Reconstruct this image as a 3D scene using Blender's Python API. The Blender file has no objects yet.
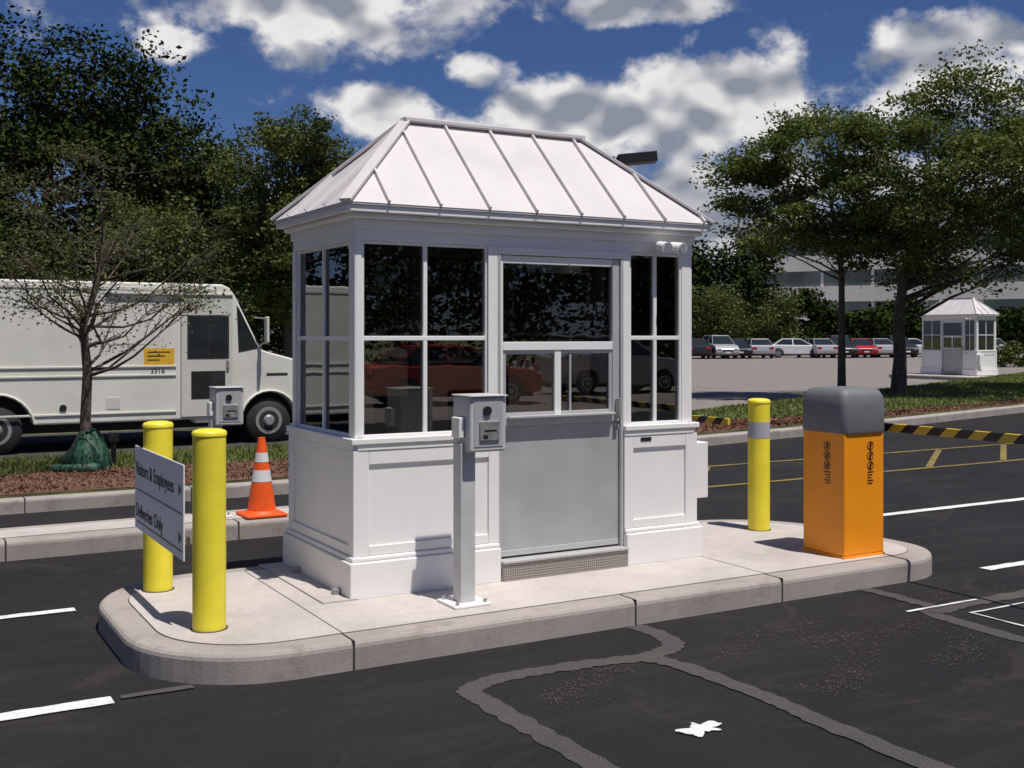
import bpy, bmesh, math, random
import numpy as np
from mathutils import Vector, Matrix
random.seed(7); rng=np.random.default_rng(7)
S=bpy.context.scene
COL=S.collection
S.view_settings.view_transform='Standard'
S.view_settings.look='None'
S.view_settings.exposure=0

# ------------------------------------------------------------------ node helpers
def newmat(name):
    m=bpy.data.materials.new(name); m.use_nodes=True
    nt=m.node_tree; nt.nodes.clear()
    out=nt.nodes.new('ShaderNodeOutputMaterial')
    return m,nt,out
def N(nt,t,**kw):
    n=nt.nodes.new(t)
    for k,v in kw.items(): setattr(n,k,v)
    return n
def noise(nt,vec,scale,detail=4,rough=.55,dim='3D'):
    n=N(nt,'ShaderNodeTexNoise',noise_dimensions=dim); n.inputs['Scale'].default_value=scale
    n.inputs['Detail'].default_value=detail; n.inputs['Roughness'].default_value=rough
    if vec is not None: nt.links.new(vec,n.inputs['Vector'])
    return n.outputs['Fac']
def ramp(nt,fac,stops):
    r=N(nt,'ShaderNodeValToRGB'); e=r.color_ramp.elements
    while len(e)<len(stops): e.new(.5)
    for i,(p,c) in enumerate(stops):
        e[i].position=p; e[i].color=(*c,1) if len(c)==3 else c
    nt.links.new(fac,r.inputs['Fac']); return r.outputs['Color']
def mixc(nt,fac,a,b,mode='MIX'):
    m=N(nt,'ShaderNodeMix',data_type='RGBA',blend_type=mode)
    for s,v in ((0,fac),(6,a),(7,b)):
        if isinstance(v,(int,float)): m.inputs[s].default_value=v
        elif isinstance(v,tuple): m.inputs[s].default_value=(*v,1)
        else: nt.links.new(v,m.inputs[s])
    return m.outputs[2]
def pos(nt):
    return N(nt,'ShaderNodeNewGeometry').outputs['Position']
def simple(name,col,rough=.6,metal=0,var=.08,vs=6,bump=0,bs=60,spec=.5,dirt=0,dirtcol=(.12,.10,.08)):
    m,nt,out=newmat(name)
    b=N(nt,'ShaderNodeBsdfPrincipled'); p=pos(nt)
    f=noise(nt,p,vs,2)
    lo=tuple(max(0,c*(1-var*1.6)) for c in col); hi=tuple(min(1,c*(1+var*1.2)) for c in col)
    c=ramp(nt,f,[(.3,lo),(.7,hi)])
    if dirt>0:
        f2=noise(nt,p,2.3,5,.7)
        dm=ramp(nt,f2,[(.45,(0,0,0)),(.8,(dirt,dirt,dirt))])
        c=mixc(nt,dm,c,dirtcol)
    nt.links.new(c,b.inputs['Base Color'])
    b.inputs['Roughness'].default_value=rough; b.inputs['Metallic'].default_value=metal
    b.inputs['Specular IOR Level'].default_value=spec
    if bump>0:
        bn=N(nt,'ShaderNodeBump'); bn.inputs['Strength'].default_value=bump; bn.inputs['Distance'].default_value=.01
        nt.links.new(noise(nt,p,bs,3,.7),bn.inputs['Height']); nt.links.new(bn.outputs[0],b.inputs['Normal'])
    nt.links.new(b.outputs[0],out.inputs[0])
    return m

def asphalt_mat(name,base,dusty,dust_amt=.5,dcol=(.17,.13,.10)):
    m,nt,out=newmat(name); b=N(nt,'ShaderNodeBsdfPrincipled'); p=pos(nt)
    sp=noise(nt,p,160,1,.8,'2D')
    c1=ramp(nt,sp,[(.35,tuple(x*.5 for x in base)),(.55,base),(.78,tuple(min(1,x*2.8) for x in base))])
    big=noise(nt,p,.55,3,.6,'2D')
    c2=mixc(nt,ramp(nt,big,[(.35,(0,0,0)),(.7,(.55,.55,.55))]),c1,dusty)
    wv=N(nt,'ShaderNodeTexNoise',noise_dimensions='2D'); wv.inputs['Scale'].default_value=1.3; wv.inputs['Detail'].default_value=7; wv.inputs['Roughness'].default_value=.72; wv.inputs['Distortion'].default_value=1.2
    nt.links.new(p,wv.inputs['Vector'])
    msk=ramp(nt,wv.outputs['Fac'],[(.56,(0,0,0)),(.78,(dust_amt,)*3)])
    mp=N(nt,'ShaderNodeMapping'); mp.inputs['Scale'].default_value=(.5,3.2,1); mp.inputs['Rotation'].default_value=(0,0,.1)
    nt.links.new(p,mp.inputs[0])
    st2=noise(nt,mp.outputs[0],1.3,5,.65,'2D')
    msk2=ramp(nt,st2,[(.5,(0,0,0)),(.8,(dust_amt*.6,)*3)])
    c3=mixc(nt,msk,c2,dcol); c3=mixc(nt,msk2,c3,tuple(x*.8 for x in dcol))
    nt.links.new(c3,b.inputs['Base Color']); b.inputs['Roughness'].default_value=.85
    b.inputs['Specular IOR Level'].default_value=.25
    bn=N(nt,'ShaderNodeBump'); bn.inputs['Strength'].default_value=.6; bn.inputs['Distance'].default_value=.006
    nt.links.new(sp,bn.inputs['Height']); nt.links.new(bn.outputs[0],b.inputs['Normal'])
    nt.links.new(b.outputs[0],out.inputs[0]); return m

def concrete_mat(name,base,stain=.35,stcol=(.16,.13,.11)):
    m,nt,out=newmat(name); b=N(nt,'ShaderNodeBsdfPrincipled'); p=pos(nt)
    f=noise(nt,p,1.6,6,.68)
    c=ramp(nt,f,[(.3,tuple(x*.8 for x in base)),(.5,base),(.72,tuple(min(1,x*1.14) for x in base))])
    g=noise(nt,p,120,1,.8)
    c=mixc(nt,ramp(nt,g,[(.35,(.3,.3,.3)),(.55,(0,0,0))]),c,tuple(x*.6 for x in base))
    s=noise(nt,p,3.7,7,.78)
    c=mixc(nt,ramp(nt,s,[(.53,(0,0,0)),(.72,(stain,)*3)]),c,stcol)
    nt.links.new(c,b.inputs['Base Color']); b.inputs['Roughness'].default_value=.9
    b.inputs['Specular IOR Level'].default_value=.2
    bn=N(nt,'ShaderNodeBump'); bn.inputs['Strength'].default_value=.35; bn.inputs['Distance'].default_value=.004
    nt.links.new(g,bn.inputs['Height']); nt.links.new(bn.outputs[0],b.inputs['Normal'])
    nt.links.new(b.outputs[0],out.inputs[0]); return m

def leaf_mat(name,dark,light,trans=.3):
    m,nt,out=newmat(name)
    g=N(nt,'ShaderNodeNewGeometry')
    n1=noise(nt,g.outputs['Position'],.8,1)
    a=N(nt,'ShaderNodeMath',operation='MULTIPLY_ADD'); nt.links.new(g.outputs['Random Per Island'],a.inputs[0]); a.inputs[1].default_value=.5
    nt.links.new(n1,a.inputs[2])
    s=N(nt,'ShaderNodeMath',operation='SUBTRACT'); nt.links.new(a.outputs[0],s.inputs[0]); s.inputs[1].default_value=.25
    c=ramp(nt,s.outputs[0],[(.2,dark),(.8,light)])
    if trans<=0:
        b=N(nt,'ShaderNodeBsdfDiffuse'); nt.links.new(c,b.inputs['Color'])
        nt.links.new(b.outputs[0],out.inputs[0]); return m
    b=N(nt,'ShaderNodeBsdfPrincipled')
    nt.links.new(c,b.inputs['Base Color']); b.inputs['Roughness'].default_value=.6; b.inputs['Specular IOR Level'].default_value=.25
    t=N(nt,'ShaderNodeBsdfTranslucent'); nt.links.new(mixc(nt,.5,c,(.12,.16,.02)),t.inputs['Color'])
    mx=N(nt,'ShaderNodeMixShader'); mx.inputs[0].default_value=trans
    nt.links.new(b.outputs[0],mx.inputs[1]); nt.links.new(t.outputs[0],mx.inputs[2])
    nt.links.new(mx.outputs[0],out.inputs[0]); return m

def glass_mat(name,tint,refl=.05):
    m,nt,out=newmat(name)
    t=N(nt,'ShaderNodeBsdfTransparent'); t.inputs[0].default_value=(*tint,1)
    g=N(nt,'ShaderNodeBsdfGlossy'); g.inputs['Roughness'].default_value=.0; g.inputs[0].default_value=(1,1,1,1)
    fr=N(nt,'ShaderNodeFresnel'); fr.inputs[0].default_value=1.5
    a=N(nt,'ShaderNodeMath',operation='ADD'); nt.links.new(fr.outputs[0],a.inputs[0]); a.inputs[1].default_value=refl
    bn=N(nt,'ShaderNodeBump'); bn.inputs['Strength'].default_value=.04; bn.inputs['Distance'].default_value=.01
    nt.links.new(noise(nt,pos(nt),3,2),bn.inputs['Height']); nt.links.new(bn.outputs[0],g.inputs['Normal'])
    mx=N(nt,'ShaderNodeMixShader'); nt.links.new(a.outputs[0],mx.inputs[0])
    nt.links.new(t.outputs[0],mx.inputs[1]); nt.links.new(g.outputs[0],mx.inputs[2])
    nt.links.new(mx.outputs[0],out.inputs[0]); return m

M={}
M['asph']=asphalt_mat('asphalt_new',(.014,.013,.0145),(.024,.022,.0235),.38,(.085,.068,.056))
M['asph_old']=asphalt_mat('asphalt_old',(.20,.18,.165),(.25,.22,.195),.4,(.34,.30,.26))
M['asph_mid']=asphalt_mat('asphalt_mid',(.05,.046,.046),(.075,.065,.06),.4)
M['patch']=asphalt_mat('sealed_cut',(.065,.061,.06),(.095,.087,.083),.6,(.14,.12,.10))
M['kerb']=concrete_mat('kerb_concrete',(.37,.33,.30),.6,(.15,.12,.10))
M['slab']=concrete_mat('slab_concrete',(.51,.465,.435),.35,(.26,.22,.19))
M['joint']=simple('joint_dark',(.05,.045,.04),.95)
M['paintw']=simple('road_paint_white',(.75,.75,.74),.7,var=.12,vs=30,dirt=.35)
M['painty']=simple('road_paint_yellow',(.24,.18,.045),.7,var=.25,vs=20,dirt=1.0,dirtcol=(.05,.045,.04))
M['white']=simple('painted_white',(.82,.81,.795),.42,var=.02,vs=2.5,dirt=.08,dirtcol=(.42,.37,.32))
M['roof']=simple('roof_metal',(.63,.60,.60),.45,var=.04,vs=2,dirt=.16,dirtcol=(.4,.37,.35))
M['alu']=simple('aluminium',(.56,.56,.56),.42,metal=.35,var=.04,vs=3,dirt=.12,dirtcol=(.3,.29,.28))
M['aludoor']=simple('aluminium_door',(.46,.46,.46),.48,metal=.25,var=.06,vs=3,dirt=.2,dirtcol=(.28,.27,.26))
M['steel']=simple('galvanised',(.42,.41,.40),.45,metal=.6,var=.2,vs=25)
M['dark']=simple('dark_rubber',(.018,.018,.02),.7)
M['intr']=simple('interior_wall',(.32,.29,.265),.8)
M['black']=simple('black_paint',(.012,.012,.013),.5)
M['yellow']=simple('bollard_yellow',(.88,.75,.045),.42,var=.05,vs=5,dirt=.14,dirtcol=(.4,.32,.06))
M['orange']=simple('cabinet_orange',(.92,.31,.006),.42,var=.03,vs=4,dirt=.12,dirtcol=(.4,.15,.02))
M['hood']=simple('hood_grey',(.15,.155,.165),.6,var=.06,vs=8,bump=.1,bs=200)
M['cone']=simple('cone_orange',(.90,.11,.01),.5,var=.06,vs=10,dirt=.2,dirtcol=(.3,.07,.03))
M['refl']=simple('reflective_white',(.7,.7,.7),.5)
M['greyp']=simple('grey_paint',(.54,.54,.54),.5,var=.05,vs=8,dirt=.2,dirtcol=(.3,.28,.25))
M['bandg']=simple('band_grey',(.40,.41,.45),.4,var=.05,vs=8)
M['van']=simple('van_paint',(.70,.69,.62),.45,var=.04,vs=1.5,dirt=.3,dirtcol=(.38,.34,.28))
M['vandoor']=simple('van_door',(.60,.59,.53),.45,var=.04,vs=1.5,dirt=.2,dirtcol=(.33,.29,.23))
M['bark']=simple('bark',(.10,.078,.06),.95,var=.35,vs=14,bump=.6,bs=30)
M['mulch']=simple('mulch',(.15,.075,.048),.95,var=.5,vs=35,bump=.9,bs=50)
M['mulchchip']=leaf_mat('mulch_chip',(.08,.038,.026),(.25,.145,.095),0.0)
M['grass']=simple('grass_ground',(.085,.11,.03),.95,var=.4,vs=3,bump=.6,bs=60,dirt=.4,dirtcol=(.16,.13,.06))
M['blade']=leaf_mat('grass_blade',(.075,.105,.022),(.22,.25,.075),.2)
M['leafd']=leaf_mat('leaf_dark',(.012,.022,.007),(.052,.072,.018),0)
M['leafm']=leaf_mat('leaf_mid',(.035,.055,.012),(.12,.145,.03),.15)
M['leafl']=leaf_mat('leaf_locust',(.045,.07,.014),(.14,.175,.038),.3)
M['leafs']=leaf_mat('leaf_sapling',(.045,.055,.02),(.13,.135,.045),.25)
M['glass']=glass_mat('tinted_glass',(.55,.53,.50),.085)
M['vglass']=simple('vehicle_glass',(.02,.026,.028),.06,var=.1,spec=.8)
M['bldg']=simple('building_white',(.80,.75,.68),.8,var=.05,vs=.3)
M['bwin']=simple('building_window',(.16,.20,.175),.5,var=.3,vs=.25,spec=.3)
M['green']=simple('green_bag',(.02,.075,.04),.6,var=.3,vs=10,bump=.5,bs=12)
M['chrome']=simple('hub_metal',(.55,.55,.55),.35,metal=.7)
M['red']=simple('car_red',(.45,.012,.015),.25,var=.03)
M['silver']=simple('car_silver',(.42,.43,.45),.3,metal=.3,var=.03)
M['carw']=simple('car_white',(.72,.72,.72),.3,var=.02)
M['carb']=simple('car_black',(.02,.021,.025),.25,var=.03)
M['carblue']=simple('car_blue',(.05,.08,.16),.25,var=.03)
M['sign']=simple('sign_white',(.86,.86,.87),.45,var=.02,dirt=.08,dirtcol=(.4,.4,.4))
M['sticker']=simple('yellow_sticker',(.72,.42,.03),.6)
def mth_(nt,op,a,b=None):
    n=N(nt,'ShaderNodeMath',operation=op)
    for i,v in enumerate((a,b)):
        if v is None: continue
        if isinstance(v,(int,float)): n.inputs[i].default_value=v
        else: nt.links.new(v,n.inputs[i])
    return n.outputs[0]
m,nt,out=newmat('tread_plate'); b=N(nt,'ShaderNodeBsdfPrincipled'); p=pos(nt)
sx=N(nt,'ShaderNodeSeparateXYZ'); nt.links.new(p,sx.inputs[0])
a1=mth_(nt,'SINE',mth_(nt,'MULTIPLY',mth_(nt,'ADD',sx.outputs[0],mth_(nt,'ADD',sx.outputs[2],sx.outputs[1])),190))
a2=mth_(nt,'SINE',mth_(nt,'MULTIPLY',mth_(nt,'SUBTRACT',sx.outputs[0],mth_(nt,'ADD',sx.outputs[2],sx.outputs[1])),190))
pr=mth_(nt,'MULTIPLY',a1,a2)
nt.links.new(ramp(nt,pr,[(.25,(.27,.235,.21)),(.6,(.52,.47,.43))]),b.inputs['Base Color'])
b.inputs['Metallic'].default_value=.3; b.inputs['Roughness'].default_value=.55
bn=N(nt,'ShaderNodeBump'); bn.inputs['Strength'].default_value=.6; bn.inputs['Distance'].default_value=.003
nt.links.new(pr,bn.inputs['Height']); nt.links.new(bn.outputs[0],b.inputs['Normal'])
nt.links.new(b.outputs[0],out.inputs[0]); M['plate']=m
m,nt,out=newmat('boom_stripes'); b=N(nt,'ShaderNodeBsdfPrincipled'); p=pos(nt)
sx=N(nt,'ShaderNodeSeparateXYZ'); nt.links.new(p,sx.inputs[0])
fr=mth_(nt,'FRACT',mth_(nt,'MULTIPLY',mth_(nt,'ADD',sx.outputs[1],sx.outputs[2]),4.4))
gt=mth_(nt,'GREATER_THAN',fr,.5)
nt.links.new(mixc(nt,gt,(.014,.014,.014),(.72,.50,.04)),b.inputs['Base Color']); b.inputs['Roughness'].default_value=.5
nt.links.new(b.outputs[0],out.inputs[0]); M['boom']=m

# ------------------------------------------------------------------ mesh helpers
def empty(name,loc=(0,0,0),rot=0):
    e=bpy.data.objects.new(name,None); e.location=loc; e.rotation_euler=(0,0,rot); e.empty_display_size=.2
    COL.objects.link(e); return e
def addobj(name,me,parent=None,mat=None):
    o=bpy.data.objects.new(name,me); COL.objects.link(o)
    if mat is not None: me.materials.append(mat if not isinstance(mat,str) else M[mat])
    if parent is not None: o.parent=parent
    return o
def bev(o,w,seg=2,ang=35):
    md=o.modifiers.new('bevel','BEVEL'); md.width=w; md.segments=seg; md.limit_method='ANGLE'; md.angle_limit=math.radians(ang)
    return o
def mesh(name,verts,faces,mat=None,parent=None,smooth=False):
    me=bpy.data.meshes.new(name); me.from_pydata([tuple(v) for v in verts],[],faces); me.update()
    if smooth:
        me.polygons.foreach_set('use_smooth',[True]*len(me.polygons))
    return addobj(name,me,parent,mat)
def box(name,x0,x1,y0,y1,z0,z1,mat,parent=None,bevel=.003,seg=2):
    v=[(x0,y0,z0),(x1,y0,z0),(x1,y1,z0),(x0,y1,z0),(x0,y0,z1),(x1,y0,z1),(x1,y1,z1),(x0,y1,z1)]
    f=[(0,3,2,1),(4,5,6,7),(0,1,5,4),(1,2,6,5),(2,3,7,6),(3,0,4,7)]
    o=mesh(name,v,f,mat,parent)
    if bevel: bev(o,bevel,seg)
    return o
def bar(name,p0,p1,w,h,mat,parent=None,up=(0,0,1),bevel=0):
    p0=Vector(p0);p1=Vector(p1); d=(p1-p0).normalized(); up=Vector(up)
    s=d.cross(up).normalized(); u=s.cross(d).normalized()
    vs=[]
    for p in (p0,p1):
        for a,bb in ((-1,0),(1,0),(1,1),(-1,1)):
            vs.append(p+s*(a*w/2)+u*(bb*h))
    o=mesh(name,vs,[(0,3,2,1),(4,5,6,7),(0,1,5,4),(1,2,6,5),(2,3,7,6),(3,0,4,7)],mat,parent)
    bm=bmesh.new(); bm.from_mesh(o.data); bmesh.ops.recalc_face_normals(bm,faces=bm.faces); bm.to_mesh(o.data); bm.free()
    if bevel: bev(o,bevel)
    return o
def tube_data(pts,rads,n=8,cap=True):
    V=[];F=[]
    prev=None
    for i,p in enumerate(pts):
        p=Vector(p)
        if i==0: d=Vector(pts[1])-p
        elif i==len(pts)-1: d=p-Vector(pts[i-1])
        else: d=Vector(pts[i+1])-Vector(pts[i-1])
        d.normalize()
        a=Vector((0,0,1)) if abs(d.z)<.9 else Vector((1,0,0))
        if prev is not None: a=prev
        s=(a-d*a.dot(d)).normalized(); prev=s; t=d.cross(s)
        for k in range(n):
            an=2*math.pi*k/n
            V.append(p+(s*math.cos(an)+t*math.sin(an))*rads[i])
    for i in range(len(pts)-1):
        for k in range(n):
            k2=(k+1)%n
            F.append((i*n+k,i*n+k2,(i+1)*n+k2,(i+1)*n+k))
    if cap:
        F.append(tuple(range(n-1,-1,-1))); F.append(tuple((len(pts)-1)*n+k for k in range(n)))
    return V,F
def tube(name,pts,rads,mat,parent=None,n=16):
    V,F=tube_data(pts,rads,n); o=mesh(name,V,F,mat,parent,True)
    md=o.modifiers.new('es','EDGE_SPLIT'); md.split_angle=math.radians(40)
    return o
def cyl(name,x,y,z0,z1,r,mat,parent=None,n=32):
    return tube(name,[(x,y,z0),(x,y,z1)],[r,r],mat,parent,n)
def poly(name,pts,z0,z1,mat,parent=None,bevel=0,seg=3):
    n=len(pts)
    A=sum(pts[i][0]*pts[(i+1)%n][1]-pts[(i+1)%n][0]*pts[i][1] for i in range(n))
    if A<0: pts=pts[::-1]
    if z1-z0<=0.0001 or z0 is None:
        return mesh(name,[(x,y,z1) for x,y in pts],[tuple(range(n))],mat,parent)
    V=[(x,y,z0) for x,y in pts]+[(x,y,z1) for x,y in pts]
    F=[tuple(range(n,2*n))]+[(i,(i+1)%n,n+(i+1)%n,n+i) for i in range(n)]
    o=mesh(name,V,F,mat,parent)
    if bevel: bev(o,bevel,seg,45)
    return o
def sheet(name,pts,z,mat,parent=None):
    return poly(name,pts,z,z,mat,parent)
def rrect(x0,x1,y0,y1,rs,n=14):
    P=[]
    cs=[(x0,y0,1,1,180),(x1,y0,-1,1,270),(x1,y1,-1,-1,0),(x0,y1,1,-1,90)]
    for (cx,cy,sx,sy,a0),r in zip(cs,rs):
        ox,oy=cx+sx*r,cy+sy*r
        for i in range(n+1):
            a=math.radians(a0+90*i/n); P.append((ox+r*math.cos(a),oy+r*math.sin(a)))
    return P
def inset(P,d):
    n=len(P);R=[]
    for i in range(n):
        a=Vector(P[i-1]);b=Vector(P[i]);c=Vector(P[(i+1)%n])
        e1=(b-a);e2=(c-b)
        if e1.length<1e-6:e1=e2
        if e2.length<1e-6:e2=e1
        n1=Vector((-e1.y,e1.x)).normalized();n2=Vector((-e2.y,e2.x)).normalized()
        m=(n1+n2); m.normalize(); k=d/max(.3,m.dot(n1)); R.append((b.x+m.x*k,b.y+m.y*k))
    return R
def prism(name,prof,y0,y1,mat,parent=None,bevel=0,seg=2,ang=35):
    n=len(prof)
    V=[(x,y0,z) for x,z in prof]+[(x,y1,z) for x,z in prof]
    F=[tuple(range(n)),tuple(range(2*n-1,n-1,-1))]+[(i,n+i,n+(i+1)%n,(i+1)%n) for i in range(n)]
    me=bpy.data.meshes.new(name); me.from_pydata(V,[],F)
    bm=bmesh.new(); bm.from_mesh(me); bmesh.ops.recalc_face_normals(bm,faces=bm.faces); bm.to_mesh(me); bm.free()
    o=addobj(name,me,parent,mat)
    if bevel: bev(o,bevel,seg,ang)
    return o
def text(name,body,size,mat,parent,M4):
    c=bpy.data.curves.new(name,'FONT'); c.body=body; c.size=size; c.extrude=.001; c.materials.append(M[mat])
    o=bpy.data.objects.new(name,c); COL.objects.link(o); o.parent=parent; o.matrix_local=M4; return o
def frameM(o,x,y):
    x=Vector(x);y=Vector(y);z=x.cross(y)
    return Matrix(((x.x,y.x,z.x,o[0]),(x.y,y.y,z.y,o[1]),(x.z,y.z,z.z,o[2]),(0,0,0,1)))

# ------------------------------------------------------------------ ground
sheet('ground',[(-400,-400),(500,-400),(500,500),(-400,500)],-.02,'grass')
sheet('asphalt_road',[(-60,-14),(70,-14),(70,9),(40,13.5),(14,13.2),(-60,13.6)],0,'asph')
sheet('parking_lot_pavement',[(-60,-60),(70,-60),(70,-14),(-60,-14)],0,'asph_old')
sheet('overflow_parking_lot',[(7,9.0),(14,12.4),(40.6,24.0),(75,40),(140,96),(60,150),(7,120)],.004,'asph_old')
sheet('service_lane',[(-60,9.2),(7.5,9.2),(7.5,14.6),(-60,14.6)],.006,'asph_mid')

# ------------------------------------------------------------------ islands
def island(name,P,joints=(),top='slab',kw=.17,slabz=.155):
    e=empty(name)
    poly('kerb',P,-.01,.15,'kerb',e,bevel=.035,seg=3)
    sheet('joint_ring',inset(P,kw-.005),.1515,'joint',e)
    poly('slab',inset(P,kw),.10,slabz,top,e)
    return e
P=rrect(-1.34,4.38,-.84,1.27,(.72,.5,.95,.72))
isl=island('traffic_island',P)
for jx in (-.33,1.46,2.63,):
    box('kerb_joint',jx-.005,jx+.005,-.8435,-.675,.0,.1525,'joint',isl,0)
for jx in (-.33,2.63,): box('slab_joint',jx-.003,jx+.003,-.67,1.1,.15,.1565,'joint',isl,0)
for jx in (.2,2.0,3.2):
    box('kerb_joint',jx-.005,jx+.005,1.105,1.2735,.0,.1525,'joint',isl,0)
P2=rrect(-9,4.6,3.08,3.78,(.3,.3,.3,.3),8)
isl2=island('narrow_traffic_island',P2)
for jx in (-3.4,-1.6,.2,2.0):
    box('kerb_joint',jx-.006,jx+.006,3.0765,3.25,.0,.1525,'joint',isl2,0)

# planted beds
bedA=rrect(-40,5.2,5.5,9.3,(.5,1.5,1.5,.5))
e=empty('planted_bed')
poly('kerb',bedA,-.01,.14,'kerb',e,bevel=.03)
sheet('joint_ring',inset(bedA,.155),.1415,'joint',e)
ja=inset(bedA,.16)
poly('grass_top',ja,.1,.16,'grass',e)
mulchA=[(-39.5,5.67),(-8,5.67),(3.9,5.67),(4.6,6.6),(4.6,7.2),(2,7.35),(0,7.6),(-2,7.35),(-6,7.5),(-39.5,7.3)]
sheet('mulch_top',mulchA,.166,'mulch',e)
for i in range(12):
    jx=-14+i*1.6
    box('kerb_joint',jx-.006,jx+.006,5.4965,5.656,0,.1425,'joint',e,0)
bedB=[(7.0,7.1),(9,7.35),(14,8.25),(20,9.7),(30,12.4),(50,18.5),(75,26),(75,38),(40.6,24.2),(26,17.9),(13.2,12.6),(8.2,10.2),(6.8,8.6),(6.6,7.6)]
eb=empty('planted_verge')
poly('kerb',bedB,-.01,.15,'kerb',eb,bevel=.03)
jb=inset(bedB,.2)
poly('grass_top',jb,.1,.175,'grass',eb)
mulchB=[(7.25,7.4),(9,7.6),(14,8.5),(20,9.95),(24,11.2),(20,10.5),(14,9.2),(10,9.4),(8,9.0)]
sheet('mulch_top',mulchB,.181,'mulch',eb)

def inpoly(P,n):
    P=np.array(P); lo=P.min(0);hi=P.max(0); out=np.zeros((0,2))
    while len(out)<n:
        q=rng.uniform(lo,hi,(n,2)); ins=np.zeros(n,bool)
        for i in range(len(P)):
            a=P[i];b=P[i-1]
            c=((a[1]>q[:,1])!=(b[1]>q[:,1]))
            with np.errstate(divide='ignore',invalid='ignore'):
                xx=(b[0]-a[0])*(q[:,1]-a[1])/(b[1]-a[1])+a[0]
            ins^=c&(q[:,0]<xx)
        out=np.vstack([out,q[ins]])
    return out[:n]
def fastmesh(name,V,nf,k,mat,parent=None):
    me=bpy.data.meshes.new(name)
    me.vertices.add(len(V)); me.vertices.foreach_set('co',np.ascontiguousarray(V,dtype=np.float32).ravel())
    me.loops.add(nf*k); me.loops.foreach_set('vertex_index',np.arange(nf*k,dtype=np.int32))
    me.polygons.add(nf); me.polygons.foreach_set('loop_start',np.arange(0,nf*k,k,dtype=np.int32))
    try: me.polygons.foreach_set('loop_total',np.full(nf,k,dtype=np.int32))
    except Exception: pass
    me.update(calc_edges=True); me.validate()
    return addobj(name,me,parent,mat)
def blades(name,P,n,z,hmin,hmax,w,mat,parent):
    q=inpoly(P,n); an=rng.uniform(0,2*np.pi,n); h=rng.uniform(hmin,hmax,n)
    dx=np.cos(an)*w/2;dy=np.sin(an)*w/2; lx=rng.normal(0,.5,n)*h;ly=rng.normal(0,.5,n)*h
    V=np.zeros((n,3,3)); V[:,0]=np.c_[q[:,0]-dx,q[:,1]-dy,np.full(n,z)]; V[:,1]=np.c_[q[:,0]+dx,q[:,1]+dy,np.full(n,z)]
    V[:,2]=np.c_[q[:,0]+lx,q[:,1]+ly,z+h]
    return fastmesh(name,V.reshape(-1,3),n,3,mat,parent)
blades('grass_blades',[(-9,7.3),(-2,7.25),(0,7.45),(5,7.1),(5,9.1),(-9,9.1)],26000,.158,.03,.08,.02,'blade',e)
blades('grass_blades',[(8,9.2),(10,9.5),(14,9.3),(20,10.7),(26,12.0),(45,17.5),(60,30),(40.6,23.9),(26,17.6),(13.3,12.3)],50000,.172,.03,.08,.045,'blade',eb)
def chips(name,P,n,z,mat,parent,s=.03):
    q=inpoly(P,n); c=np.c_[q,z+rng.uniform(0,.03,n)]
    a=rng.normal(0,1,(n,3));a/=np.linalg.norm(a,axis=1)[:,None]; b=rng.normal(0,1,(n,3)); b-=a*(a*b).sum(1)[:,None]; b/=np.linalg.norm(b,axis=1)[:,None]
    L=rng.uniform(.5,1.6,n)[:,None]*s
    V=np.stack([c-a*L-b*L*.3,c+a*L-b*L*.3,c+a*L+b*L*.3,c-a*L+b*L*.3],1)
    return fastmesh(name,V.reshape(-1,3),n,4,mat,parent)
chips('mulch_chips',[(-8,5.7),(4.2,5.7),(4.5,7.1),(2,7.3),(-8,7.3)],12000,.164,'mulchchip',e,.016)
chips('mulch_chips',mulchB,7000,.180,'mulchchip',eb,.022)

# ------------------------------------------------------------------ markings
def paint(name,x0,x1,y0,y1,mat='paintw',z=.008,rag=.006,wob=0):
    L=max(x1-x0,y1-y0); n=max(2,int(L/.10)); P=[]
    horiz=(x1-x0)>=(y1-y0)
    def R(): return random.uniform(-rag,rag)
    for i in range(n+1):
        t=i/n
        P.append((x0+(x1-x0)*t,y0+R()) if horiz else (x1+R(),y0+(y1-y0)*t))
    for i in range(n,-1,-1):
        t=i/n
        P.append((x0+(x1-x0)*t,y1+R()) if horiz else (x0+R(),y0+(y1-y0)*t))
    return sheet(name,P,z,mat)
paint('lane_marking',-6,-1.5,-.78,-.67); paint('lane_marking',-1.46,-1.12,-.735,-.68,'patch')
paint('lane_marking',-6,-1.38,1.17,1.26)
paint('lane_marking',5.6,16,1.2,1.31); paint('lane_marking',4.62,14,-.9,-.80)
def ribbon(name,pts,w,mat,z,rag=.012):
    C=[]
    n=len(pts)
    for i in range(n-1):
        p0=Vector(pts[max(i-1,0)]);p1=Vector(pts[i]);p2=Vector(pts[i+1]);p3=Vector(pts[min(i+2,n-1)])
        for k in range(12):
            t=k/12
            C.append(.5*((2*p1)+(p2-p0)*t+(2*p0-5*p1+4*p2-p3)*t*t+(3*p1-p0-3*p2+p3)*t**3))
    C.append(Vector(pts[-1])); A=[];B=[]
    for i,c in enumerate(C):
        d=(C[min(i+1,len(C)-1)]-C[max(i-1,0)]).normalized(); s=Vector((-d.y,d.x))
        A.append(tuple(c+s*(w/2+random.uniform(-rag,rag)))); B.append(tuple(c-s*(w/2+random.uniform(-rag,rag))))
    V=[(x,y,z) for x,y in A]+[(x,y,z) for x,y in B]; m_=len(A)
    return mesh(name,V,[(i,i+m_,i+m_+1,i+1) for i in range(m_-1)],mat)
ribbon('sealed_cut',[(.03,-3.8),(.05,-2.9),(.03,-2.1),(.02,-1.62),(.05,-1.42),(.32,-1.33),(.75,-1.35),(1.12,-1.40),(1.38,-1.30),(1.45,-1.10),(1.44,-.86)],.125,'patch',.004)
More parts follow.
